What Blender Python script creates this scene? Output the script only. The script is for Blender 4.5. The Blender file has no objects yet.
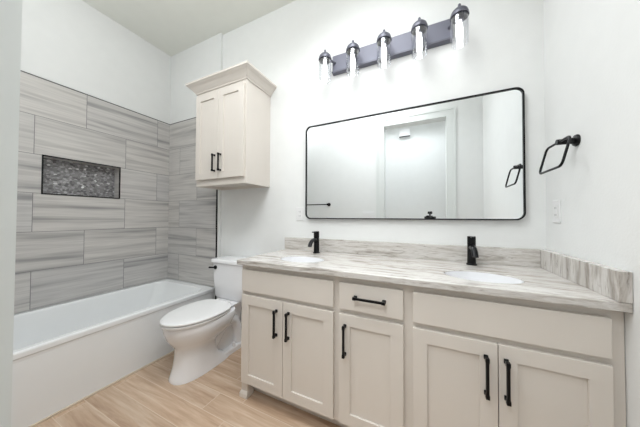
import bpy, bmesh, math, random
from mathutils import Vector, Matrix
random.seed(4)
PI = math.pi
scene = bpy.context.scene
C = scene.collection

# ------------------------------------------------------------------ camera, world, lights, exposure
cd = bpy.data.cameras.new('camera'); cam = bpy.data.objects.new('camera', cd); C.objects.link(cam)
cd.sensor_width = 36; cd.lens = 226.44 * 36 / 640; cd.clip_start = 0.01
fw = Vector((-.42776522, .90372694, .01716179)); rt = Vector((.90388133, .42776665, .00377301)); up = Vector((.00393147, -.01712618, .99984561))
cam.matrix_world = Matrix(((rt.x, up.x, -fw.x, 0), (rt.y, up.y, -fw.y, 0), (rt.z, up.z, -fw.z, 1.183), (0, 0, 0, 1)))
scene.camera = cam

w = bpy.data.worlds.new('world'); scene.world = w; w.use_nodes = True
w.node_tree.nodes['Background'].inputs[0].default_value = (.8, .85, .9, 1)
w.node_tree.nodes['Background'].inputs[1].default_value = 0.3

def area(name, loc, target, sx, sy, power, col, spread=180):
    l = bpy.data.lights.new(name, 'AREA'); l.shape = 'RECTANGLE'; l.size = sx; l.size_y = sy
    l.energy = power; l.color = col; l.spread = math.radians(spread)
    o = bpy.data.objects.new(name, l); C.objects.link(o); o.location = loc
    o.rotation_euler = (Vector(target) - Vector(loc)).to_track_quat('-Z', 'Y').to_euler()
    return o
area('added_ceiling_fill', (-.75, .45, 3.06), (-.95, .60, 0), 1.9, .6, 27, (.95, .98, 1.0), 138)  # added unseen fill near the door wall, brightens mirror wall and vanity
area('added_hall_fill', (-.2, -.65, 3.08), (-.3, .6, 0), 1.3, .5, 23, (.93, .975, 1.0), 150)  # unseen source added in the hall to throw light through the doorway

def point(name, loc, power, col, radius):
    l = bpy.data.lights.new(name, 'POINT'); l.energy = power; l.color = col; l.shadow_soft_size = radius
    o = bpy.data.objects.new(name, l); C.objects.link(o); o.location = loc
point('added_upper_fill', (-.35, .45, 2.85), 8, (.98, .99, 1.0), .16)  # added point fill lifting the ceiling and upper walls, no fixture there
point('added_tub_fill', (-1.85, .45, 2.72), 8.5, (.96, .985, 1.0), .14)  # extra point fill put in to brighten the tub side and ceiling

scene.view_settings.view_transform = 'Standard'
scene.view_settings.look = 'None'
scene.view_settings.gamma = 1
scene.view_settings.use_curve_mapping = False
scene.view_settings.exposure = 0.12

# ------------------------------------------------------------------ measures
D = 1.715      # mirror wall
DA = 1.685      # painted end wall of the tub alcove (tile 1 cm proud)
XL = -2.81     # painted left wall (tile 1 cm proud)
XR = .612      # right wall
YW = .10       # room face of the door wall
HC = 3.134     # ceiling
XE = -1.965    # outside corner of the alcove end wall

# ------------------------------------------------------------------ materials
def s2l(c):
    return tuple((v / 255 / 12.92 if v / 255 <= .04045 else ((v / 255 + .055) / 1.055) ** 2.4) for v in c)
def new_mat(name):
    m = bpy.data.materials.new(name); m.use_nodes = True
    return m, m.node_tree, m.node_tree.nodes['Principled BSDF']
def N(t, typ, **kw):
    n = t.nodes.new(typ)
    for k, v in kw.items(): setattr(n, k, v)
    return n
def coords(t, scale=(1, 1, 1), loc=(0, 0, 0), rot=(0, 0, 0)):
    tc = N(t, 'ShaderNodeTexCoord'); mp = N(t, 'ShaderNodeMapping')
    mp.inputs['Scale'].default_value = scale; mp.inputs['Location'].default_value = loc; mp.inputs['Rotation'].default_value = rot
    t.links.new(tc.outputs['Object'], mp.inputs[0]); return mp.outputs[0]
def noise(t, vec, scale, detail=4, rough=.5, dist=0):
    n = N(t, 'ShaderNodeTexNoise'); n.inputs['Scale'].default_value = scale; n.inputs['Detail'].default_value = detail
    n.inputs['Roughness'].default_value = rough; n.inputs['Distortion'].default_value = dist
    t.links.new(vec, n.inputs['Vector']); return n.outputs['Fac']
def ramp(t, fac, stops):
    r = N(t, 'ShaderNodeValToRGB'); e = r.color_ramp.elements
    while len(e) < len(stops): e.new(.5)
    for i, (p, c) in enumerate(stops):
        e[i].position = p; e[i].color = (*c, 1)
    t.links.new(fac, r.inputs[0]); return r.outputs[0]
def mix(t, fac, a, b, mode='MIX'):
    m = N(t, 'ShaderNodeMix', data_type='RGBA', blend_type=mode)
    for i, v in ((0, fac), (6, a), (7, b)):
        if hasattr(v, 'links'): t.links.new(v, m.inputs[i])
        else: m.inputs[i].default_value = v if i == 0 else (*v, 1)
    return m.outputs[2]
def bump(t, bs, h, strength, dist=.002):
    b = N(t, 'ShaderNodeBump'); b.inputs['Strength'].default_value = strength; b.inputs['Distance'].default_value = dist
    t.links.new(h, b.inputs['Height']); t.links.new(b.outputs[0], bs.inputs['Normal'])
def plain(name, rgb, rough=.5, metal=0, bscale=0, bstr=.1, coat=0):
    m, t, b = new_mat(name)
    c = s2l(rgb)
    b.inputs['Roughness'].default_value = rough; b.inputs['Metallic'].default_value = metal
    if coat: b.inputs['Coat Weight'].default_value = coat; b.inputs['Coat Roughness'].default_value = .08
    v = coords(t)
    f = noise(t, v, 6 if not bscale else bscale * .1, 2)
    t.links.new(mix(t, f, tuple(x * .975 for x in c), tuple(min(1, x * 1.02) for x in c)), b.inputs['Base Color'])
    if bscale: bump(t, b, noise(t, v, bscale, 3), bstr)
    return m

M = {}
M['wall'] = plain('white_wall_paint', (235, 236, 235), .75, 0, 110, .25)
M['ceil'] = plain('ceiling_paint', (234, 235, 228), .85, 0, 90, .15)
M['trimpaint'] = plain('white_trim_paint', (226, 229, 227), .35)
M['cab'] = plain('warm_greige_cabinet_paint', (219, 212, 204), .42)
M['black'] = plain('matte_black_metal', (22, 22, 24), .38, .6)
M['blackplastic'] = plain('black_plastic', (20, 20, 22), .45)
M['gun'] = plain('gunmetal', (112, 113, 126), .45, .2)
M['gundark'] = plain('dark_gunmetal', (98, 99, 110), .42, .35)
M['porcelain'] = plain('white_porcelain', (242, 242, 244), .12, 0, coat=.4)
M['acrylic'] = plain('white_acrylic', (240, 242, 243), .18, 0, coat=.3)
M['plate'] = plain('white_plastic', (236, 236, 236), .35)
M['slot'] = plain('dark_slot', (60, 60, 60), .6)
M['chrome'] = plain('chrome', (200, 200, 205), .12, 1)
M['caulk'] = plain('beige_caulk', (216, 202, 184), .6)
M['jobtrim'] = plain('dark_metal_tile_edge', (52, 52, 55), .4, .7)

def mirror_mat():
    m, t, b = new_mat('mirror_glass')
    b.inputs['Base Color'].default_value = (.93, .955, .965, 1); b.inputs['Metallic'].default_value = 1; b.inputs['Roughness'].default_value = .0
    return m
M['mirror'] = mirror_mat()

def glass_mat():
    m = bpy.data.materials.new('clear_glass'); m.use_nodes = True; t = m.node_tree
    t.nodes.clear()
    out = N(t, 'ShaderNodeOutputMaterial'); tr = N(t, 'ShaderNodeBsdfTransparent'); gl = N(t, 'ShaderNodeBsdfGlossy')
    tr.inputs[0].default_value = (.96, .965, .975, 1); gl.inputs['Roughness'].default_value = .03; gl.inputs[0].default_value = (1, 1, 1, 1)
    lw = N(t, 'ShaderNodeLayerWeight'); lw.inputs[0].default_value = .5
    mx = N(t, 'ShaderNodeMixShader')
    pw = N(t, 'ShaderNodeMath', operation='POWER'); pw.inputs[1].default_value = 3.; t.links.new(lw.outputs['Facing'], pw.inputs[0]); ml = N(t, 'ShaderNodeMath', operation='MULTIPLY_ADD'); ml.inputs[1].default_value = .55; ml.inputs[2].default_value = .07; t.links.new(pw.outputs[0], ml.inputs[0]); t.links.new(ml.outputs[0], mx.inputs[0]); t.links.new(tr.outputs[0], mx.inputs[1]); t.links.new(gl.outputs[0], mx.inputs[2])
    t.links.new(mx.outputs[0], out.inputs[0]); return m
M['glass'] = glass_mat()
def emit_mat(name, col, s):
    m, t, b = new_mat(name)
    b.inputs['Base Color'].default_value = (.9, .9, .9, 1)
    b.inputs['Emission Color'].default_value = (*col, 1); b.inputs['Emission Strength'].default_value = s
    return m
M['bulb'] = emit_mat('lit_bulb', (1, .985, .97), 3.6)

def tile_mat(name, axis, off):
    """12 x 24 inch striped stone-look tile in half-offset rows; axis is the world axis along the rows"""
    m, t, b = new_mat(name); L = t.links.new
    tc = N(t, 'ShaderNodeTexCoord'); sp = N(t, 'ShaderNodeSeparateXYZ'); L(tc.outputs['Object'], sp.inputs[0])
    au = N(t, 'ShaderNodeMath', operation='ADD'); au.inputs[1].default_value = off; L(sp.outputs[axis], au.inputs[0])
    av = N(t, 'ShaderNodeMath', operation='ADD'); av.inputs[1].default_value = -2.292 + 3.08; L(sp.outputs[2], av.inputs[0])
    cb = N(t, 'ShaderNodeCombineXYZ'); L(au.outputs[0], cb.inputs[0]); L(av.outputs[0], cb.inputs[1])
    def brick(seedcol):
        br = N(t, 'ShaderNodeTexBrick'); br.offset = .5; br.offset_frequency = 2; br.squash = 1; br.squash_frequency = 2
        br.inputs['Color1'].default_value = (0, 0, 0, 1); br.inputs['Color2'].default_value = (1, 1, 1, 1); br.inputs['Mortar'].default_value = (.5, .5, .5, 1)
        br.inputs['Scale'].default_value = 1; br.inputs['Mortar Size'].default_value = .0021; br.inputs['Mortar Smooth'].default_value = .1
        br.inputs['Bias'].default_value = 0; br.inputs['Brick Width'].default_value = .6; br.inputs['Row Height'].default_value = .308
        L(cb.outputs[0], br.inputs['Vector']); return br
    br = brick(0)
    rnd = N(t, 'ShaderNodeSeparateColor'); L(br.outputs['Color'], rnd.inputs[0])
    # per tile shift of the veining
    k = N(t, 'ShaderNodeMath', operation='MULTIPLY'); k.inputs[1].default_value = 37.; L(rnd.outputs[0], k.inputs[0])
    sh = N(t, 'ShaderNodeCombineXYZ'); L(k.outputs[0], sh.inputs[0]); L(k.outputs[0], sh.inputs[1]); L(k.outputs[0], sh.inputs[2])
    ad = N(t, 'ShaderNodeVectorMath', operation='ADD'); L(cb.outputs[0], ad.inputs[0]); L(sh.outputs[0], ad.inputs[1])
    def st(scale, nscale, det, ro, dist=0.):
        mp = N(t, 'ShaderNodeMapping'); mp.inputs['Scale'].default_value = scale; L(ad.outputs[0], mp.inputs[0])
        return noise(t, mp.outputs[0], nscale, det, ro, dist)
    a = st((.9, 17, 1), 1.0, 3, .55, .25)
    f = st((2.5, 80, 1), 1.0, 3, .6, .2)
    base = ramp(t, a, [(.30, s2l((156, 155, 155))), (.42, s2l((192, 190, 188))), (.56, s2l((212, 210, 207))), (.74, s2l((178, 176, 174)))])
    fine = ramp(t, f, [(.35, (.90, .90, .905)), (.6, (1, 1, 1))])
    c = mix(t, .8, base, fine, 'MULTIPLY')
    tone = ramp(t, rnd.outputs[0], [(0, (.93, .93, .94)), (1, (1.0, .985, .97))])
    c = mix(t, 1., c, tone, 'MULTIPLY')
    c = mix(t, br.outputs['Fac'], c, s2l((128, 127, 127)))
    L(c, b.inputs['Base Color']); b.inputs['Roughness'].default_value = .38
    inv = N(t, 'ShaderNodeMath', operation='SUBTRACT'); inv.inputs[0].default_value = 1; L(br.outputs['Fac'], inv.inputs[1])
    bump(t, b, inv.outputs[0], .5, .0015)
    return m
M['tileL'] = tile_mat('striped_tile_long_wall', 1, -.34 + 6)
M['tileE'] = tile_mat('striped_tile_end_wall', 0, 2.3 + 6)

def floor_mat():
    m, t, b = new_mat('wood_look_floor_planks'); L = t.links.new
    v = coords(t, loc=(9.167, 4.07, 0))
    br = N(t, 'ShaderNodeTexBrick'); br.offset = .214; br.offset_frequency = 2; br.squash = 1
    br.inputs['Color1'].default_value = (0, 0, 0, 1); br.inputs['Color2'].default_value = (1, 1, 1, 1); br.inputs['Mortar'].default_value = (.5, .5, .5, 1)
    br.inputs['Scale'].default_value = 1; br.inputs['Mortar Size'].default_value = .0018; br.inputs['Mortar Smooth'].default_value = .2
    br.inputs['Brick Width'].default_value = .9; br.inputs['Row Height'].default_value = .14; br.inputs['Bias'].default_value = 0
    L(v, br.inputs['Vector'])
    rnd = N(t, 'ShaderNodeSeparateColor'); L(br.outputs['Color'], rnd.inputs[0])
    k = N(t, 'ShaderNodeMath', operation='MULTIPLY'); k.inputs[1].default_value = 23.; L(rnd.outputs[0], k.inputs[0])
    sh = N(t, 'ShaderNodeCombineXYZ'); L(k.outputs[0], sh.inputs[0]); L(k.outputs[0], sh.inputs[1])
    ad = N(t, 'ShaderNodeVectorMath', operation='ADD'); L(v, ad.inputs[0]); L(sh.outputs[0], ad.inputs[1])
    def st(scale, det, ro, dist):
        mp = N(t, 'ShaderNodeMapping'); mp.inputs['Scale'].default_value = scale; L(ad.outputs[0], mp.inputs[0])
        return noise(t, mp.outputs[0], 1, det, ro, dist)
    a = st((2.0, 22, 1), 5, .6, .7)
    f = st((6, 90, 1), 3, .6, .4)
    base = ramp(t, a, [(.28, s2l((176, 148, 124))), (.45, s2l((196, 169, 145))), (.58, s2l((208, 184, 161))), (.74, s2l((220, 202, 183)))])
    fine = ramp(t, f, [(.3, (.88, .86, .84)), (.6, (1, 1, 1))])
    c = mix(t, .7, base, fine, 'MULTIPLY')
    tone = ramp(t, rnd.outputs[0], [(0, (.93, .92, .91)), (1, (1.03, 1.02, 1.01))])
    c = mix(t, 1., c, tone, 'MULTIPLY')
    c = mix(t, br.outputs['Fac'], c, s2l((216, 199, 180)))
    L(c, b.inputs['Base Color']); b.inputs['Roughness'].default_value = .45
    bump(t, b, br.outputs['Fac'], -.3, .001)
    return m
M['floor'] = floor_mat()

def stone_mat(name, scl, rot=(0, 0, 0)):
    m, t, b = new_mat(name); L = t.links.new
    v = coords(t, scale=scl, rot=rot)
    w1 = noise(t, v, 1.0, 6, .66, .5)
    v2 = coords(t, scale=tuple(s * 2.6 for s in scl), loc=(3, 1, 7), rot=rot)
    w2 = noise(t, v2, 1.0, 5, .65, 1.2)
    v3 = coords(t, scale=tuple(s * .5 for s in scl), loc=(13, 4, 2), rot=rot)
    w3 = noise(t, v3, 1.0, 3, .5, .6)
    c1 = ramp(t, w1, [(.33, s2l((136, 127, 118))), (.43, s2l((190, 184, 177))), (.50, s2l((220, 217, 214))), (.58, s2l((200, 195, 188))), (.68, s2l((156, 147, 138)))])
    c2 = ramp(t, w2, [(.34, s2l((158, 148, 140))), (.43, (1, 1, 1)), (.58, (1, 1, 1)), (.70, s2l((188, 179, 170)))])
    c = mix(t, .75, c1, c2, 'MULTIPLY')
    c3 = ramp(t, w3, [(.35, s2l((215, 211, 208))), (.6, s2l((192, 186, 180)))])
    c = mix(t, .25, c, c3)
    L(c, b.inputs['Base Color']); b.inputs['Roughness'].default_value = .16
    return m
M['stone'] = stone_mat('veined_stone_top', (2.6, 19, 22))
M['stoneside'] = stone_mat('veined_stone_side', (15, 18, 2.4))

def mosaic_mat():
    m, t, b = new_mat('marble_penny_mosaic'); L = t.links.new
    v = coords(t, scale=(.02, 1, 1.25))
    vo = N(t, 'ShaderNodeTexVoronoi', feature='F1'); vo.inputs['Scale'].default_value = 52; vo.inputs['Randomness'].default_value = .9; L(v, vo.inputs['Vector'])
    ve = N(t, 'ShaderNodeTexVoronoi', feature='DISTANCE_TO_EDGE'); ve.inputs['Scale'].default_value = 52; ve.inputs['Randomness'].default_value = .9; L(v, ve.inputs['Vector'])
    sc = N(t, 'ShaderNodeSeparateColor'); L(vo.outputs['Color'], sc.inputs[0])
    c = ramp(t, sc.outputs[0], [(0, s2l((96, 95, 97))), (.45, s2l((138, 137, 139))), (.75, s2l((156, 155, 157))), (.95, s2l((180, 179, 181))), (1, s2l((240, 240, 240)))])
    g = ramp(t, ve.outputs['Distance'], [(.03, (0, 0, 0)), (.07, (1, 1, 1))])
    c = mix(t, g, s2l((128, 126, 126)), c)
    L(c, b.inputs['Base Color']); b.inputs['Roughness'].default_value = .25
    bump(t, b, g, .5, .001)
    return m
M['mosaic'] = mosaic_mat()

# ------------------------------------------------------------------ mesh helpers
def box(bm, x0, x1, y0, y1, z0, z1, mi=0):
    vs = [bm.verts.new(p) for p in ((x0, y0, z0), (x1, y0, z0), (x1, y1, z0), (x0, y1, z0), (x0, y0, z1), (x1, y0, z1), (x1, y1, z1), (x0, y1, z1))]
    for q in ((0, 3, 2, 1), (4, 5, 6, 7), (0, 1, 5, 4), (1, 2, 6, 5), (2, 3, 7, 6), (3, 0, 4, 7)):
        f = bm.faces.new([vs[i] for i in q]); f.material_index = mi
    return vs
def loft(bm, rings, caps=True, closed=True, mi=0, smooth=True):
    R = [[bm.verts.new(p) for p in r] for r in rings]
    n = len(R[0]); rng = range(n if closed else n - 1)
    for a, b in zip(R, R[1:]):
        for i in rng:
            f = bm.faces.new((a[i], a[(i + 1) % n], b[(i + 1) % n], b[i])); f.material_index = mi; f.smooth = smooth
    if caps:
        for r in (R[0][::-1], R[-1]):
            f = bm.faces.new(r); f.material_index = mi
    return R
def lathe(bm, prof, origin=(0, 0, 0), axis='Z', seg=24, caps=False, mi=0):
    """prof: (radius, height) list"""
    o = Vector(origin); rings = []
    for r, h in prof:
        ring = []
        for i in range(seg):
            a = 2 * PI * i / seg; c, s = max(r, 1e-5) * math.cos(a), max(r, 1e-5) * math.sin(a)
            v = {'Z': (c, s, h), 'X': (h, c, s), 'Y': (s, h, c)}[axis]
            ring.append(o + Vector(v))
        rings.append(ring)
    return loft(bm, rings, caps=caps, mi=mi)
def tube(bm, pts, r, seg=12, closed=False, mi=0):
    pts = [Vector(p) for p in pts]; n = len(pts); rings = []
    rr = r if isinstance(r, (list, tuple)) else [r] * n
    prev = None
    for i, p in enumerate(pts):
        if closed: tg = (pts[(i + 1) % n] - pts[i - 1]).normalized()
        else: tg = (pts[min(i + 1, n - 1)] - pts[max(i - 1, 0)]).normalized()
        if prev is None:
            u = tg.orthogonal().normalized()
        else:
            u = (prev - tg * prev.dot(tg)).normalized()
        prev = u; v = tg.cross(u)
        rings.append([p + (u * math.cos(2 * PI * k / seg) + v * math.sin(2 * PI * k / seg)) * rr[i] for k in range(seg)])
    if closed:
        R = [[bm.verts.new(q) for q in r_] for r_ in rings]
        for a in range(n):
            A, B = R[a], R[(a + 1) % n]
            for k in range(seg):
                f = bm.faces.new((A[k], A[(k + 1) % seg], B[(k + 1) % seg], B[k])); f.smooth = True; f.material_index = mi
    else: loft(bm, rings, True, mi=mi)
def plate(bm, outer, holes, f3, t0, t1, mi=0):
    """flat plate with holes; f3(u, v, t) -> point, t0 and t1 the two faces"""
    loops = [outer] + list(holes)
    tmp = bmesh.new(); 
    for lp in loops:
        vs = [tmp.verts.new((u, v, 0)) for u, v in lp]
        for i in range(len(vs)): tmp.edges.new((vs[i], vs[(i + 1) % len(vs)]))
    bmesh.ops.triangle_fill(tmp, edges=tmp.edges[:], use_beauty=True, use_dissolve=False)
    tmp.verts.ensure_lookup_table(); tmp.verts.index_update()
    for tt in (t0, t1):
        vs = [bm.verts.new(f3(v.co.x, v.co.y, tt)) for v in tmp.verts]
        for f in tmp.faces:
            nf = bm.faces.new([vs[v.index] for v in f.verts]); nf.material_index = mi
    tmp.free()
    for lp in loops:
        n = len(lp)
        A = [bm.verts.new(f3(u, v, t0)) for u, v in lp]; B = [bm.verts.new(f3(u, v, t1)) for u, v in lp]
        for i in range(n):
            f = bm.faces.new((A[i], A[(i + 1) % n], B[(i + 1) % n], B[i])); f.material_index = mi
            if n > 8: f.smooth = True
def rect(x0, x1, y0, y1): return [(x0, y0), (x1, y0), (x1, y1), (x0, y1)]
def rrect(x0, x1, y0, y1, r, n=8):
    out = []
    for cx, cy, a0 in ((x1 - r, y1 - r, 0), (x0 + r, y1 - r, 90), (x0 + r, y0 + r, 180), (x1 - r, y0 + r, 270)):
        for i in range(n + 1):
            a = math.radians(a0 + 90 * i / n); out.append((cx + r * math.cos(a), cy + r * math.sin(a)))
    return out
def ellipse(cx, cy, rx, ry, n=48): return [(cx + rx * math.cos(2 * PI * i / n), cy + ry * math.sin(2 * PI * i / n)) for i in range(n)]

def obj(name, bm, mats, parent=None, bevel=0, smooth_angle=None, kind=None, label=None):
    bmesh.ops.remove_doubles(bm, verts=bm.verts, dist=1e-5)
    bmesh.ops.recalc_face_normals(bm, faces=bm.faces)
    for e in bm.edges:
        if len(e.link_faces) == 2 and e.calc_face_angle(0) > math.radians(38): e.smooth = False
    me = bpy.data.meshes.new(name); bm.to_mesh(me); bm.free()
    for m in (mats if isinstance(mats, (list, tuple)) else [mats]): me.materials.append(m)
    o = bpy.data.objects.new(name, me); C.objects.link(o)
    if parent is not None:
        o.parent = parent
        if parent.type == 'EMPTY': me.transform(Matrix.Translation(-parent.location))
    if bevel:
        b = o.modifiers.new('bevel', 'BEVEL'); b.width = bevel; b.segments = 2; b.limit_method = 'ANGLE'; b.angle_limit = math.radians(40)
    if kind: o['kind'] = kind
    if label: o['label'] = label
    return o
def struct(name, bm, m, **kw): return obj(name, bm, m, kind='structure', **kw)
def thing(name, label, cat, loc=(0, 0, 0), group=None):
    o = bpy.data.objects.new(name, None); C.objects.link(o); o.location = loc; o.empty_display_size = .1
    o['label'] = label; o['category'] = cat
    if group: o['group'] = group
    return o
def tag(o, label, cat, group=None):
    o['label'] = label; o['category'] = cat
    if group: o['group'] = group
    return o
# For parts of a thing I write world coordinates; obj() moves them into the Empty's frame. Sub-parts hang from meshes that
# already sit in that frame, so they are moved by sub().
def sub(name, bm, mats, part, root, **kw):
    o = obj(name, bm, mats, None, **kw)
    o.data.transform(Matrix.Translation(-root.location)); o.parent = part
    return o

# ------------------------------------------------------------------ the room
bm = bmesh.new(); box(bm, XL - .1, XR + .1, -1.2, D + .1, -.08, 0); struct('floor', bm, M['floor'])
bm = bmesh.new(); box(bm, XL - .1, XR + .9, -1.2, D + .1, HC, HC + .08); struct('ceiling', bm, M['ceil'])
bm = bmesh.new(); box(bm, XE, XR + .1, D, D + .1, 0, HC); struct('wall_back', bm, M['wall'])
bm = bmesh.new(); box(bm, XL - .1, XE, DA, D + .1, 0, HC); wend = struct('wall_alcove', bm, M['wall'])
bm = bmesh.new(); box(bm, XR, XR + .1, -.03, D, 0, HC); struct('wall_right', bm, M['wall'])

NY0, NY1, NZ0, NZ1 = .69, 1.19, 1.37, 1.672       # niche opening
bm = bmesh.new()
plate(bm, rect(-1.2, D + .1, 0, HC), [rect(NY0 - .01, NY1 + .01, NZ0 - .01, NZ1 + .01)], lambda u, v, t: (t, u, v), XL, XL - .1)
wl = struct('wall_left', bm, M['wall'])
TT = 2.292
bm = bmesh.new()
plate(bm, rect(YW, DA, .455, TT), [rect(NY0, NY1, NZ0, NZ1)], lambda u, v, t: (t, u, v), XL + .01, XL)
obj('wall_tile', bm, M['tileL'], wl)
bm = bmesh.new()
box(bm, XL + .01, -1.995, DA - .01, DA, .455, TT)
te = obj('wall_tile', bm, M['tileE'], wend)
# niche: five faces, the back in mosaic
bm = bmesh.new(); nd = .085
box(bm, XL - nd - .01, XL - nd, NY0 - .01, NY1 + .01, NZ0 - .01, NZ1 + .01, 0)
nb = obj('niche_back', bm, M['mosaic'], wl)
bm = bmesh.new()
plate(bm, rect(NY0 - .01, NY1 + .01, NZ0 - .01, NZ1 + .01), [rect(NY0, NY1, NZ0, NZ1)], lambda u, v, t: (t, u, v), XL - nd, XL)
obj('niche_lining', bm, M['tileL'], wl)
bm = bmesh.new()
plate(bm, rect(NY0 - .009, NY1 + .009, NZ0 - .009, NZ1 + .009), [rect(NY0 + .001, NY1 - .001, NZ0 + .001, NZ1 - .001)], lambda u, v, t: (t, u, v), XL + .006, XL + .0125)
obj('niche_frame', bm, M['black'], wl)
# metal tile edges
bm = bmesh.new(); box(bm, XL, XL + .011, YW, DA, TT, TT + .006); obj('tile_edge', bm, M['jobtrim'], wl)
bm = bmesh.new(); box(bm, XL + .01, -1.987, DA - .011, DA, TT, TT + .006); obj('tile_edge', bm, M['jobtrim'], wend)
bm = bmesh.new(); box(bm, -1.995, -1.986, DA - .0115, DA, .30, TT); obj('tile_edge', bm, M['black'], wend)

# door wall with the doorway the photographer stands in
DX0, DX1, DZ = -.573, .243, 2.50
bm = bmesh.new()
plate(bm, [(XL, 0), (DX0, 0), (DX0, DZ), (DX1, DZ), (DX1, 0), (XR, 0), (XR, HC), (XL, HC)], [], lambda u, v, t: (u, t, v), -.03, YW)
struct('wall_front', bm, M['wall'])
bm = bmesh.new()
for x0, x1 in ((DX0, DX0 + .018), (DX1 - .018, DX1)): box(bm, x0, x1, -.03, YW, 0, DZ)
box(bm, DX0, DX1, -.03, YW, DZ - .018, DZ)
dr = struct('door_1', bm, M['trimpaint'])
for y0, y1, yb in ((YW, YW + .012, YW + .019), (-.042, -.03, -.049)):
    bm = bmesh.new()
    for (o0, o1, a, b_) in ((.006, .112, y0, y1), (.085, .110, min(y1 if yb > 0 else yb, yb if yb > 0 else y0) , max(y1 if yb > 0 else yb, yb if yb > 0 else y0))):
        ix0, ix1, iz = DX0 + .018 - o0 + .006, DX1 - .018 + o0 - .006, DZ - .018 + o0 - .006
        ox0, ox1, oz = DX0 + .018 - o1 + .006, DX1 - .018 + o1 - .006, DZ - .018 + o1 - .006
        plate(bm, [(ox0, 0), (ix0, 0), (ix0, iz), (ix1, iz), (ix1, 0), (ox1, 0), (ox1, oz), (ox0, oz)], [], lambda u, v, t: (u, t, v), a, b_)
    obj('door_casing', bm, M['trimpaint'], dr)
# hall behind the doorway
bm = bmesh.new(); box(bm, XL - .1, XR + .9, -1.2, -1.1, 0, HC); struct('wall_hall', bm, M['wall'])
bm = bmesh.new(); box(bm, XR + .8, XR + .9, -1.1, -.03, 0, HC); box(bm, XR + .1, XR + .8, -.03, .05, 0, HC); struct('wall_hall_end', bm, M['wall'])
bm = bmesh.new(); box(bm, XR + .1, XR + .9, -1.2, -.03, -.08, 0); struct('floor_hall', bm, M['floor'])

bm = bmesh.new(); box(bm, XE, -1.14, D - .013, D, 0, .095); struct('baseboard_back', bm, M['trimpaint'], bevel=.003)
bm = bmesh.new(); box(bm, XE, XE + .012, DA, D - .013, 0, .095); struct('baseboard_alcove', bm, M['trimpaint'])

# ------------------------------------------------------------------ bathtub
t = thing('bathtub', 'white alcove bathtub with flat apron along the striped tile wall', 'bathtub', (-2.4, .9, 0))
X0, X1, Y0, Y1, ZR = XL + .002, -2.007, YW + .04, DA - .002, .447
bm = bmesh.new()
def rr3(x0, x1, y0, y1, r, z): return [(u, v, z) for u, v in rrect(x0, x1, y0, y1, r, 8)]
hx0, hx1, hy0, hy1 = X0 + .04, X1 - .042, Y0 + .10, Y1 - .075
plate(bm, rrect(X0, X1 - .012, Y0, Y1, .002, 1), [rrect(hx0, hx1, hy0, hy1, .09)], lambda u, v, t_: (u, v, t_), ZR, ZR - .02)
rings = []
for k, (i, ie, z, r) in enumerate([(0, 0, ZR, .09), (.003, .002, ZR - .001, .09), (.007, .005, ZR - .006, .09), (.012, .012, ZR - .02, .09), (.03, .05, .30, .09), (.05, .09, .18, .10), (.08, .14, .11, .12), (.14, .22, .09, .12)]):
    rings.append(rr3(hx0 + i, hx1 - i, hy0 + ie * .8, hy1 - ie * 1.5, r, z))
R = loft(bm, rings, caps=False)
bm.faces.new(R[-1])
obj('basin', bm, M['acrylic'], t)
bm = bmesh.new()
# apron: upright panel under a rolled lip
prof = [(X1 - .012, ZR - .02), (X1 - .012, ZR), (X1 - .004, ZR - .003), (X1, ZR - .010), (X1, ZR - .035), (X1 - .005, ZR - .043), (X1 - .007, ZR - .06), (X1 - .007, 0), (X1 - .012, 0)]
loft(bm, [[(x, Y0, z) for x, z in prof], [(x, Y1, z) for x, z in prof]], smooth=False)
obj('apron', bm, M['acrylic'], t)
bm = bmesh.new(); lathe(bm, [(0, .003), (.03, .003), (.036, 0)], (-2.42, 1.42, .0905)); obj('drain', bm, M['chrome'], t, label='round chrome drain')
bm = bmesh.new(); box(bm, X1 - .007, X1 + .004, Y0, Y1, 0, .012); tr = struct('trim_1', bm, M['caulk'], bevel=.002)

# ------------------------------------------------------------------ toilet
TX = -1.64
t = thing('toilet', 'white two-piece toilet with closed lid between the bathtub and the vanity', 'toilet', (TX, 1.35, 0))
def egg(yf, yb, hw, z, n=40, sq=.0, back=1.0):
    """egg outline, blunt at the back; sq makes it more rectangular"""
    out = []; ym = yf + (yb - yf) * .56
    for i in range(n):
        a = 2 * PI * i / n; c, s = math.cos(a), math.sin(a)
        e = 1 - sq * .5 if s < 0 else (1 - .45 * back)
        x = math.copysign(abs(c) ** (e if s > 0 else 1 - sq * .4), c) * hw
        ry = (ym - yf) if s < 0 else (yb - ym)
        y = ym + math.copysign(abs(s) ** e, s) * ry
        out.append((TX + x, y, z))
    return out
bm = bmesh.new()
rings = [egg(1.018, 1.48, .124, 0, sq=.5), egg(1.018, 1.48, .124, .012, sq=.5), egg(1.026, 1.44, .120, .03, sq=.45), egg(1.045, 1.36, .114, .09, sq=.34), egg(1.055, 1.33, .110, .16, sq=.3),
         egg(1.056, 1.33, .110, .20, sq=.2), egg(1.046, 1.36, .120, .232, sq=.1), egg(1.022, 1.42, .148, .262), egg(.996, 1.455, .174, .30), egg(.979, 1.48, .189, .345), egg(.972, 1.49, .193, .385), egg(.976, 1.49, .188, .402)]
loft(bm, rings)
# foot flange
def foot(hw0, hw1, y0, y1, z): return [(TX + u, v, z) for u, v in [(-hw0, y0), (hw0, y0), (hw1, y1 - .03), (hw1 - .03, y1), (-hw1 + .03, y1), (-hw1, y1 - .03)]]
loft(bm, [foot(.108, .108, 1.2, 1.63, 0), foot(.108, .108, 1.2, 1.63, .035), foot(.10, .098, 1.2, 1.62, .048)], smooth=False)
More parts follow.
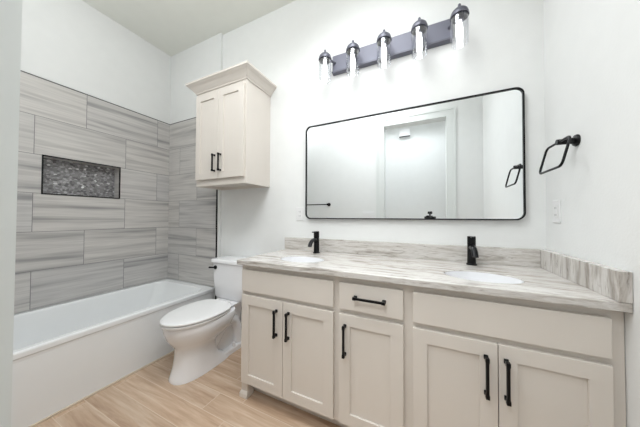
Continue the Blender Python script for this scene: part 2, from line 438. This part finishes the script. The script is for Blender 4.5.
# core behind the pedestal and the trapway bulge on either side
def core(hw, y0, y1, z): return [(TX + u, v, z) for u, v in rrect(-hw, hw, y0, y1, .03, 4)]
loft(bm, [core(.055, 1.25, 1.60, .03), core(.055, 1.25, 1.61, .2), core(.075, 1.25, 1.63, .34), core(.11, 1.30, 1.67, .385), core(.125, 1.32, 1.68, .425)])
for s in (-1, 1):
    P = [(TX + s * .052, y, z) for y, z in ((1.30, .12), (1.35, .19), (1.41, .255), (1.47, .285), (1.53, .265), (1.565, .20), (1.575, .12), (1.575, .03))]
    tube(bm, P, [.04, .045, .046, .046, .046, .045, .043, .045], 14)
    tube(bm, [(TX + s * .092, 1.50, .045), (TX + s * .092, 1.50, .078)], [.014, .011], 12)   # bolt cap
bowl = obj('bowl', bm, M['porcelain'], t)
def lidring(i, z, yf=.955, yb=1.452, hw=.196): return egg(yf + i, yb - i * .6, hw - i, z, back=.75)
bm = bmesh.new(); loft(bm, [lidring(.010, .404), lidring(.004, .408), lidring(.002, .420), lidring(.008, .425)]); obj('seat', bm, M['plate'], t, label='white toilet seat ring')
bm = bmesh.new(); loft(bm, [lidring(.006, .4285), lidring(.0, .433), lidring(.0, .440), lidring(.006, .446), lidring(.03, .4495), lidring(.08, .4515)])
ld = obj('lid', bm, M['plate'], t)
bm = bmesh.new()
bm.free()
for s in (-1, 1):
    bm = bmesh.new(); tube(bm, [(TX + s * .06, 1.462, .4255), (TX + s * .06, 1.462, .446)], .016, 14); obj('hinge', bm, M['plate'], t)
# tank
bm = bmesh.new()
def tk(hw, y0, y1, z): return [(TX + u, v, z) for u, v in rrect(-hw, hw, y0, y1, .035, 6)]
loft(bm, [tk(.175, 1.53, 1.69, .425), tk(.186, 1.515, 1.70, .445), tk(.196, 1.505, 1.70, .60), tk(.204, 1.50, 1.70, .757)])
obj('tank', bm, M['porcelain'], t)
bm = bmesh.new()
loft(bm, [tk(.209, 1.492, 1.705, .757), tk(.214, 1.488, 1.707, .762), tk(.214, 1.488, 1.707, .782), tk(.208, 1.494, 1.702, .790)])
obj('tank_lid', bm, M['porcelain'], t)
bm = bmesh.new()
lathe(bm, [(0, .0), (.017, .0), (.019, -.006), (.015, -.014), (0, -.016)], (TX - .145, 1.503, .715), 'Y', 18)
tube(bm, [(TX - .145, 1.488, .715), (TX - .17, 1.482, .715), (TX - .205, 1.480, .712)], [.007, .008, .009], 10)
obj('flush_lever', bm, M['black'], t, label='matte black flush lever')

# ------------------------------------------------------------------ cabinet doors and handles
def shaker(bm, x0, x1, z0, z1, yb, th=.02, st=.055, rec=.009):
    """shaker door: stiles and rails around a recessed panel; front at yb - th"""
    plate(bm, rect(x0, x1, z0, z1), [rect(x0 + st, x1 - st, z0 + st, z1 - st)], lambda u, v, t_: (u, t_, v), yb - th, yb)
    box(bm, x0 + st - .001, x1 - st + .001, yb - th + rec, yb - .002, z0 + st - .001, z1 - st + .001)
def handle_bm(x, z, length, y, vertical):
    """square bar pull held by two end blocks, standing off a face at y"""
    bm = bmesh.new(); h = length / 2
    def b(a0, a1, c, d0, d1):
        if vertical: box(bm, x - c, x + c, y - d1, y - d0, z + a0, z + a1)
        else: box(bm, x + a0, x + a1, y - d1, y - d0, z - c, z + c)
    b(-h + .004, h - .004, .0055, .022, .033)
    for s in (-1, 1):
        a, c = sorted((s * h, s * (h - .017)))
        b(a, c, .0075, .0, .006); b(a + .003, c - .003, .0055, .004, .024); b(a, c, .0068, .019, .035)
    return bm

# ------------------------------------------------------------------ wall cabinet over the toilet
cx0, cx1, cyf = -1.935, -1.333, 1.402
t = thing('wall_cabinet', 'off-white two-door wall cabinet with flared crown above the toilet', 'cabinet', (-1.63, D, 1.462))
bm = bmesh.new()
box(bm, cx0, cx0 + .018, cyf + .018, D, 1.462, 2.33); box(bm, cx1 - .018, cx1, cyf + .018, D, 1.462, 2.33)
box(bm, cx0 + .018, cx1 - .018, cyf + .018, D, 1.488, 1.504); box(bm, cx0 + .018, cx1 - .018, cyf + .018, D, 2.31, 2.33)
box(bm, cx0 + .018, cx1 - .018, D - .012, D, 1.504, 2.31)
box(bm, cx0 + .018, cx1 - .018, D - .03, D - .012, 1.462, 1.488)
plate(bm, rect(cx0, cx1, 1.462, 2.33), [rect(cx0 + .035, cx1 - .035, 1.535, 2.27)], lambda u, v, t_: (u, t_, v), cyf, cyf + .018)
obj('body', bm, M['cab'], t, bevel=.0015)
gap = (cx0 + cx1) / 2
for x0, x1, hx in ((cx0 + .014, gap - .0015, gap - .036), (gap + .0015, cx1 - .014, gap + .036)):
    bm = bmesh.new(); shaker(bm, x0, x1, 1.517, 2.288, cyf, st=.058); d = obj('door', bm, M['cab'], t, bevel=.0015)
    sub('handle', handle_bm(hx, 1.652, .152, cyf - .02, True), M['black'], d, t, bevel=.001, label='matte black bar handle')
bm = bmesh.new()
prof = [(0, 2.318), (.008, 2.318), (.010, 2.328), (.014, 2.331), (.020, 2.338), (.030, 2.352), (.044, 2.368), (.060, 2.380), (.064, 2.386), (.070, 2.388), (.072, 2.404), (0, 2.404)]
rings = [[(cx0 - o, 1.684, z) for o, z in prof], [(cx0 - o, cyf - o, z) for o, z in prof], [(cx1 + o, cyf - o, z) for o, z in prof], [(cx1 + o, D, z) for o, z in prof]]
loft(bm, rings, smooth=False)
box(bm, cx0, cx1, cyf, D, 2.39, 2.40)
obj('crown_molding', bm, M['cab'], t)

# ------------------------------------------------------------------ vanity
FY = 1.155                     # face frame plane; doors stand 2 cm proud of it
VX0, VX1 = -1.118, XR - .002
DV = D - .002
t = thing('vanity_cabinet', 'long greige shaker vanity cabinet with black pulls under the stone counter', 'cabinet', (-.26, D, 0))
bm = bmesh.new()
wins = [rect(-1.08, -.49, .14, .66), rect(-1.08, -.49, .71, .82), rect(-.39, -.13, .14, .66), rect(-.39, -.13, .71, .82), rect(-.03, .54, .14, .66), rect(-.03, .54, .71, .82)]
plate(bm, rect(VX0, VX1, .095, .871), wins, lambda u, v, t_: (u, t_, v), FY, FY + .02)
box(bm, VX0, VX0 + .018, FY + .02, DV, .095, .871); box(bm, VX1 - .018, VX1, FY + .02, DV, .095, .871)
box(bm, VX0, VX0 + .018, FY + .09, DV, 0, .095)
box(bm, VX0 + .018, VX1 - .018, FY + .02, DV, .095, .113); box(bm, VX0 + .018, VX1 - .018, DV - .01, DV, .113, .871)
for x in (-.449, -.091): box(bm, x, x + .018, FY + .02, DV - .01, .113, .80)
obj('body', bm, M['cab'], t, bevel=.0012)
bm = bmesh.new(); box(bm, VX0 + .018, VX1, FY + .075, FY + .09, 0, .095); obj('toe_kick', bm, M['cab'], t)
# corner foot: short post on a flared block
bm = bmesh.new()
box(bm, VX0, VX0 + .05, FY, FY + .05, .035, .10)
def sq(i, z): return [(VX0 - .008 + i, FY - .012 + i, z), (VX0 + .056 - i, FY - .012 + i, z), (VX0 + .056 - i, FY + .056 - i, z), (VX0 - .008 + i, FY + .056 - i, z)]
loft(bm, [sq(0, 0), sq(0, .026), sq(.006, .038), sq(.012, .042)], smooth=False)
obj('foot', bm, M['cab'], t, bevel=.002)
# doors (> handle), drawer (> handle), two false fronts
for x0, x1, hx in ((-1.105, -.7825, -.825), (-.7795, -.457, -.739), (-.424, -.103, -.390), (-.062, .2535, .214), (.2565, .572, .280)):
    bm = bmesh.new(); shaker(bm, x0, x1, .108, .676, FY, st=.06); d = obj('door', bm, M['cab'], t, bevel=.0015)
    sub('handle', handle_bm(hx, .546, .160, FY - .02, True), M['black'], d, t, bevel=.001, label='matte black bar handle')
for x0, x1 in ((-1.105, -.457), (-.062, .572)):
    bm = bmesh.new(); box(bm, x0, x1, FY - .02, FY, .700, .840); obj('drawer_front', bm, M['cab'], t, bevel=.003)
bm = bmesh.new(); box(bm, -.424, -.103, FY - .02, FY, .700, .840); d = obj('drawer', bm, M['cab'], t, bevel=.003)
sub('handle', handle_bm(-.262, .775, .160, FY - .02, False), M['black'], d, t, bevel=.001, label='matte black bar handle')

# counter with two oval cut-outs
ZC = .903
SNK = [(-.765, 1.335), (.235, 1.325)]
SRX, SRY = .158, .112
t = thing('stone_countertop', 'pale veined stone countertop with two oval sinks and splash strips', 'countertop', (-.26, D, .871))
bm = bmesh.new()
plate(bm, rect(-1.135, XR - .001, 1.117, D - .001), [ellipse(x, y, SRX, SRY) for x, y in SNK], lambda u, v, t_: (u, v, t_), .871, ZC)
obj('slab', bm, M['stone'], t, bevel=.004)
bm = bmesh.new(); box(bm, -1.15, XR - .033, D - .021, D - .001, ZC, 1.006); obj('backsplash', bm, M['stone'], t, bevel=.002)
bm = bmesh.new(); box(bm, XR - .033, XR - .001, 1.117, D - .001, ZC, 1.006); obj('side_splash', bm, M['stoneside'], t, bevel=.002)
for (sx, sy), lb in zip(SNK, ('white oval undermount sink nearer the toilet, left of the two', 'white oval undermount sink nearer the towel ring, right of the two')):
    s = thing('sink', lb, 'sink', (sx, sy, .745), 'oval sinks in the stone counter')
    bm = bmesh.new(); rings = []
    for k, z in ((.99, .898), (.99, .8695), (1.07, .8695), (1.07, .858), (1.03, .85), (.97, .81), (.80, .765), (.5, .74), (.45, .735)):
        rings.append([(u, v, z) for u, v in ellipse(sx, sy, SRX * k, SRY * k)])
    rings2 = [[(u, v, z) for u, v in ellipse(sx, sy, SRX * k, SRY * k)] for k, z in ((.14, .747), (.3, .748), (.55, .756), (.78, .778), (.90, .81), (.955, .845), (.965, .8695), (.975, .898))]
    RR = loft(bm, rings + rings2, caps=False)
    n_ = len(RR[0])
    for i in range(n_): bm.faces.new((RR[0][i], RR[0][(i + 1) % n_], RR[-1][(i + 1) % n_], RR[-1][i]))
    obj('basin', bm, M['porcelain'], s)
    bm = bmesh.new(); lathe(bm, [(0, .754), (.018, .754), (.024, .749), (.024, .744)], (sx, sy, 0)); obj('drain', bm, M['black'], s, label='matte black drain')
# faucets
def faucet(x, y, lb):
    f = thing('faucet', lb, 'faucet', (x, y, ZC), 'black sink faucets')
    bm = bmesh.new(); lathe(bm, [(0, ZC + .0005), (.028, ZC + .0005), (.028, ZC + .006), (.0225, ZC + .010), (.022, ZC + .05), (.0215, ZC + .118), (.0215, ZC + .120), (.0215, ZC + .123), (0, ZC + .123)], (x, y, 0), seg=28)
    obj('body', bm, M['black'], f)
    bm = bmesh.new(); lathe(bm, [(0, ZC + .123), (.0220, ZC + .123), (.0222, ZC + .166), (.0208, ZC + .170), (0, ZC + .171)], (x, y, 0), seg=28)
    # flat lever reaching out over the spout
    pr = [(-.010, 0), (.010, 0), (.008, -.055), (-.008, -.055)]
    loft(bm, [[(x + a, y - .01 + b_, ZC + .163) for a, b_ in pr], [(x + a, y - .01 + b_, ZC + .170) for a, b_ in pr]], smooth=False)
    obj('lever', bm, M['black'], f)
    bm = bmesh.new()
    P = [(0, -.012, .102), (0, -.038, .108), (0, -.063, .106), (0, -.086, .096), (0, -.104, .080), (0, -.115, .062)]
    rings = []
    for i, (px, py, pz) in enumerate(P):
        a = math.radians([0, -5, 15, 35, 52, 60][i]); hw = .0165; hh = [.014, .013, .012, .011, .0105, .010][i]
        ring = []
        for k in range(16):
            q = 2 * PI * k / 16; u = math.cos(q) * hw; v = math.sin(q) * hh
            ring.append((x + u, y + py - v * math.sin(a) * -1 * -1, ZC + pz + v * math.cos(a)))
        rings.append(ring)
    loft(bm, rings); obj('spout', bm, M['black'], f)
faucet(-.789, 1.604, 'black single-lever faucet behind the left sink, nearer the toilet')
faucet(.240, 1.622, 'black single-lever faucet behind the right sink, nearer the towel ring')

# toilet paper holder on the vanity side
t = thing('toilet_paper_holder', 'small black paper holder on the vanity side facing the toilet', 'paper holder', (VX0, 1.30, .66))
bm = bmesh.new(); lathe(bm, [(0, 0), (.024, 0), (.024, -.008), (.010, -.012), (.008, -.05), (0, -.05)], (VX0, 1.27, .665), 'X', 20); obj('mount', bm, M['black'], t)
bm = bmesh.new(); tube(bm, [(VX0 - .045, 1.262, .665), (VX0 - .045, 1.42, .665)], .0075, 12); lathe(bm, [(0, 1.42), (.011, 1.42), (.011, 1.428), (0, 1.428)], (VX0 - .045, 0, .665), 'Y', 14); obj('rod', bm, M['black'], t)

# ------------------------------------------------------------------ mirror
t = thing('wall_mirror', 'wide black-framed mirror with rounded corners above the counter', 'mirror', (-.21, D, 1.17))
mx0, mx1, mz0, mz1 = -.9385, .5157, 1.170, 1.9564
bm = bmesh.new()
plate(bm, rrect(mx0, mx1, mz0, mz1, .045, 10), [rrect(mx0 + .008, mx1 - .008, mz0 + .008, mz1 - .008, .038, 10)], lambda u, v, t_: (u, t_, v), D - .026, D - .001)
obj('frame', bm, M['black'], t)
bm = bmesh.new(); plate(bm, rrect(mx0 + .007, mx1 - .007, mz0 + .007, mz1 - .007, .038, 10), [], lambda u, v, t_: (u, t_, v), D - .018, D - .003)
for f in bm.faces: f.smooth = False
obj('mirror_glass', bm, M['mirror'], t)

# ------------------------------------------------------------------ vanity light
t = thing('vanity_light', 'gunmetal bar light with five clear glass jar shades above the mirror', 'wall light', (-.267, D, 2.36))
bm = bmesh.new(); box(bm, -.69, .158, D - .035, D - .001, 2.355, 2.488); obj('backplate', bm, M['gun'], t, bevel=.003)
bm = bmesh.new(); box(bm, -.692, .160, D - .046, D - .001, 2.345, 2.357); obj('underside_shade_strip', bm, M['gundark'], t, bevel=.002)  # darker strip standing in for the shaded underside of the backplate
LY = 1.595
for x in (-.716, -.4915, -.267, -.0415, .183):
    bm = bmesh.new()
    lathe(bm, [(0, 2.492), (.007, 2.490), (.009, 2.484), (.008, 2.476), (.010, 2.470), (.013, 2.463), (.018, 2.459), (.034, 2.452), (.044, 2.441), (.049, 2.427), (.051, 2.418), (.051, 2.410), (.047, 2.410), (.046, 2.420), (.036, 2.436), (.020, 2.444), (.020, 2.385), (0, 2.385)], (x, LY, 0), seg=28)
    ax = min(max(x, -.665), .133)
    tube(bm, [(ax, D - .034, 2.425), ((ax + x) / 2, (D - .034 + LY) / 2, 2.428), (x, LY + .03, 2.43)], .009, 10)
    h = obj('lamp_holder', bm, M['gundark'], t)
    bm = bmesh.new()
    lathe(bm, [(.044, 2.412), (.047, 2.400), (.049, 2.37), (.049, 2.27), (.047, 2.245), (.044, 2.245), (.0465, 2.27), (.0465, 2.37), (.0445, 2.400), (.042, 2.412)], (x, LY, 0), seg=32)
    sub('glass_shade', bm, M['glass'], h, t, label='clear cylindrical glass shade')
    bm = bmesh.new()
    lathe(bm, [(0, 2.385), (.012, 2.385), (.0125, 2.372), (.015, 2.362), (.0185, 2.34), (.0185, 2.295), (.016, 2.275), (.010, 2.262), (0, 2.258)], (x, LY, 0), seg=18)
    sub('bulb', bm, M['bulb'], h, t, label='lit white tubular bulb')

# ------------------------------------------------------------------ towel ring on the right wall
t = thing('towel_ring', 'black open square towel ring on the right wall beside the mirror', 'towel ring', (XR, 1.40, 1.52))
bm = bmesh.new()
lathe(bm, [(0, 0), (.026, 0), (.027, -.004), (.024, -.010), (.014, -.013), (.0125, -.070), (0, -.070)], (XR, 1.41, 1.534), 'X', 24)
obj('mount', bm, M['black'], t)
bm = bmesh.new()
pts = [(XR - .062 - (1.534 - v) * .24, u, v) for u, v in rrect(1.312, 1.525, 1.408, 1.534, .022, 5)]
tube(bm, pts, .0052, 10, closed=True)
obj('ring', bm, M['black'], t)

# ------------------------------------------------------------------ switch plates and outlets
def wall_plate(name, lb, cat, f3, w_, h_, gangs, outlet=False, group=None):
    """f3(u, v, d): u along the wall, v up, d out of the wall"""
    o0 = f3(0, 0, 0); t = thing(name, lb, cat, o0, group)
    bm = bmesh.new(); A = [f3(u, v, .0005) for u, v in rrect(-w_ / 2, w_ / 2, -h_ / 2, h_ / 2, .006, 3)]
    B = [f3(u, v, .004) for u, v in rrect(-w_ / 2, w_ / 2, -h_ / 2, h_ / 2, .006, 3)]; Cc = [f3(u, v, .0055) for u, v in rrect(-w_ / 2 + .003, w_ / 2 - .003, -h_ / 2 + .003, h_ / 2 - .003, .005, 3)]
    loft(bm, [A, B, Cc], smooth=False); obj('plate', bm, M['plate'], t)
    for g in range(gangs):
        cx = (g - (gangs - 1) / 2) * .046
        bm = bmesh.new(); r0 = rrect(cx - .0165, cx + .0165, -.033, .033, .002, 2)
        loft(bm, [[f3(u, v, .005) for u, v in r0], [f3(u, v, .0075 if (outlet or v < 0) else .0095) for u, v in r0]], smooth=False)
        ins = obj('socket' if outlet else 'rocker', bm, M['plate'], t)
        if outlet:
            for zz in (-.018, .018):
                for uu in (-.006, .006):
                    bm = bmesh.new(); loft(bm, [[f3(u, v, d_) for u, v in rect(uu - .0012, uu + .0012, zz - .005, zz + .005)] for d_ in (.0070, .0079)], smooth=False)
                    sub('slot', bm, M['slot'], ins, t, label='dark outlet slot')
    return t
wall_plate('electrical_outlet', 'white outlet plate on the back wall left of the mirror corner', 'outlet', lambda u, v, d: (-1.004 + u, D - d, 1.213 + v), .075, .118, 1, True)
wall_plate('electrical_outlet', 'white outlet plate on the right wall below the towel ring', 'outlet', lambda u, v, d: (XR - d, 1.592 + u, 1.218 + v), .075, .118, 1, True)
wall_plate('light_switch', 'white three-gang rocker switch beside the doorway, seen in the mirror', 'light switch', lambda u, v, d: (-.775 - u, YW + d, 1.21 + v), .165, .118, 3)

# towel bar on the door wall
t = thing('towel_bar', 'black towel bar on the door wall, its end seen in the mirror', 'towel bar', (-1.70, YW, 1.38))
bm = bmesh.new(); tube(bm, [(-2.0, YW + .06, 1.385), (-1.385, YW + .06, 1.385)], .008, 12); obj('bar', bm, M['black'], t)
for x in (-1.40, -1.985):
    bm = bmesh.new(); lathe(bm, [(0, .0005), (.026, .0005), (.026, .008), (.011, .012), (.011, .055), (.015, .058), (.015, .072), (0, .072)], (x, YW, 1.385), 'Y', 20); obj('bracket', bm, M['black'], t)

# door chime high on the hall wall
t = thing('door_chime', 'white box chime high on the hall wall, seen through the doorway in the mirror', 'door chime', (-.375, -1.1, 2.78))
bm = bmesh.new(); box(bm, -.475, -.275, -1.0995, -1.052, 2.70, 2.83); obj('cover', bm, M['plate'], t, bevel=.008)
bm = bmesh.new(); box(bm, -.47, -.28, -1.0995, -1.058, 2.696, 2.7005); obj('base', bm, M['slot'], t)  # dark sliver standing in for the shadow beneath the cover

# ------------------------------------------------------------------ the photographer's camera, seen over the mirror's lower edge
Rz = Matrix.Rotation(math.radians(25.3), 4, 'Z')
def P3(x, y, z): v = Rz @ Vector((x, y - .006, z)); return (v.x, v.y, v.z + 1.183)
def tbm(bm):
    for v in bm.verts: v.co = P3(*v.co)
    return bm
t = thing('camera_on_tripod', 'black camera on a tripod in the doorway, seen at the mirror edge', 'camera', (0, 0, 0))
bm = bmesh.new(); box(bm, -.068, .068, -.105, -.05, -.065, .018); box(bm, -.028, .028, -.10, -.05, .018, .030); obj('body', tbm(bm), M['blackplastic'], t, bevel=.004)
bm = bmesh.new(); lathe(bm, [(0, -.004), (.020, -.002), (.034, 0), (.036, -.01), (.035, -.05)], (0, 0, -.003), 'Y', 24); obj('lens', tbm(bm), M['blackplastic'], t)
bm = bmesh.new(); box(bm, -.010, .010, -.085, -.065, .030, .052); box(bm, -.026, .026, -.095, -.058, .052, .088); obj('flash_trigger', tbm(bm), M['blackplastic'], t, bevel=.006)
bm = bmesh.new(); box(bm, -.03, .03, -.11, -.05, -.085, -.066); lathe(bm, [(0, -.15), (.022, -.15), (.026, -.125), (.022, -.10), (.012, -.085), (0, -.085)], (0, -.08, 0), 'Z', 20); obj('tripod_head', tbm(bm), M['blackplastic'], t)
bm = bmesh.new(); lathe(bm, [(0, -.70), (.014, -.70), (.014, -.15), (0, -.15)], (0, -.08, 0), 'Z', 16); lathe(bm, [(0, -.25), (.03, -.25), (.034, -.22), (.03, -.19), (0, -.19)], (0, -.08, 0), 'Z', 16); obj('center_column', tbm(bm), M['blackplastic'], t)
for a in (90, 210, 330):
    c, s = math.cos(math.radians(a + 90)), math.sin(math.radians(a + 90))
    bm = bmesh.new(); tube(bm, [(c * .03, -.08 + s * .03, -.22), (c * .10, -.08 + s * .10, -.68), (c * .165, -.08 + s * .165, -1.18)], [.014, .012, .010], 12); obj('leg', tbm(bm), M['blackplastic'], t)
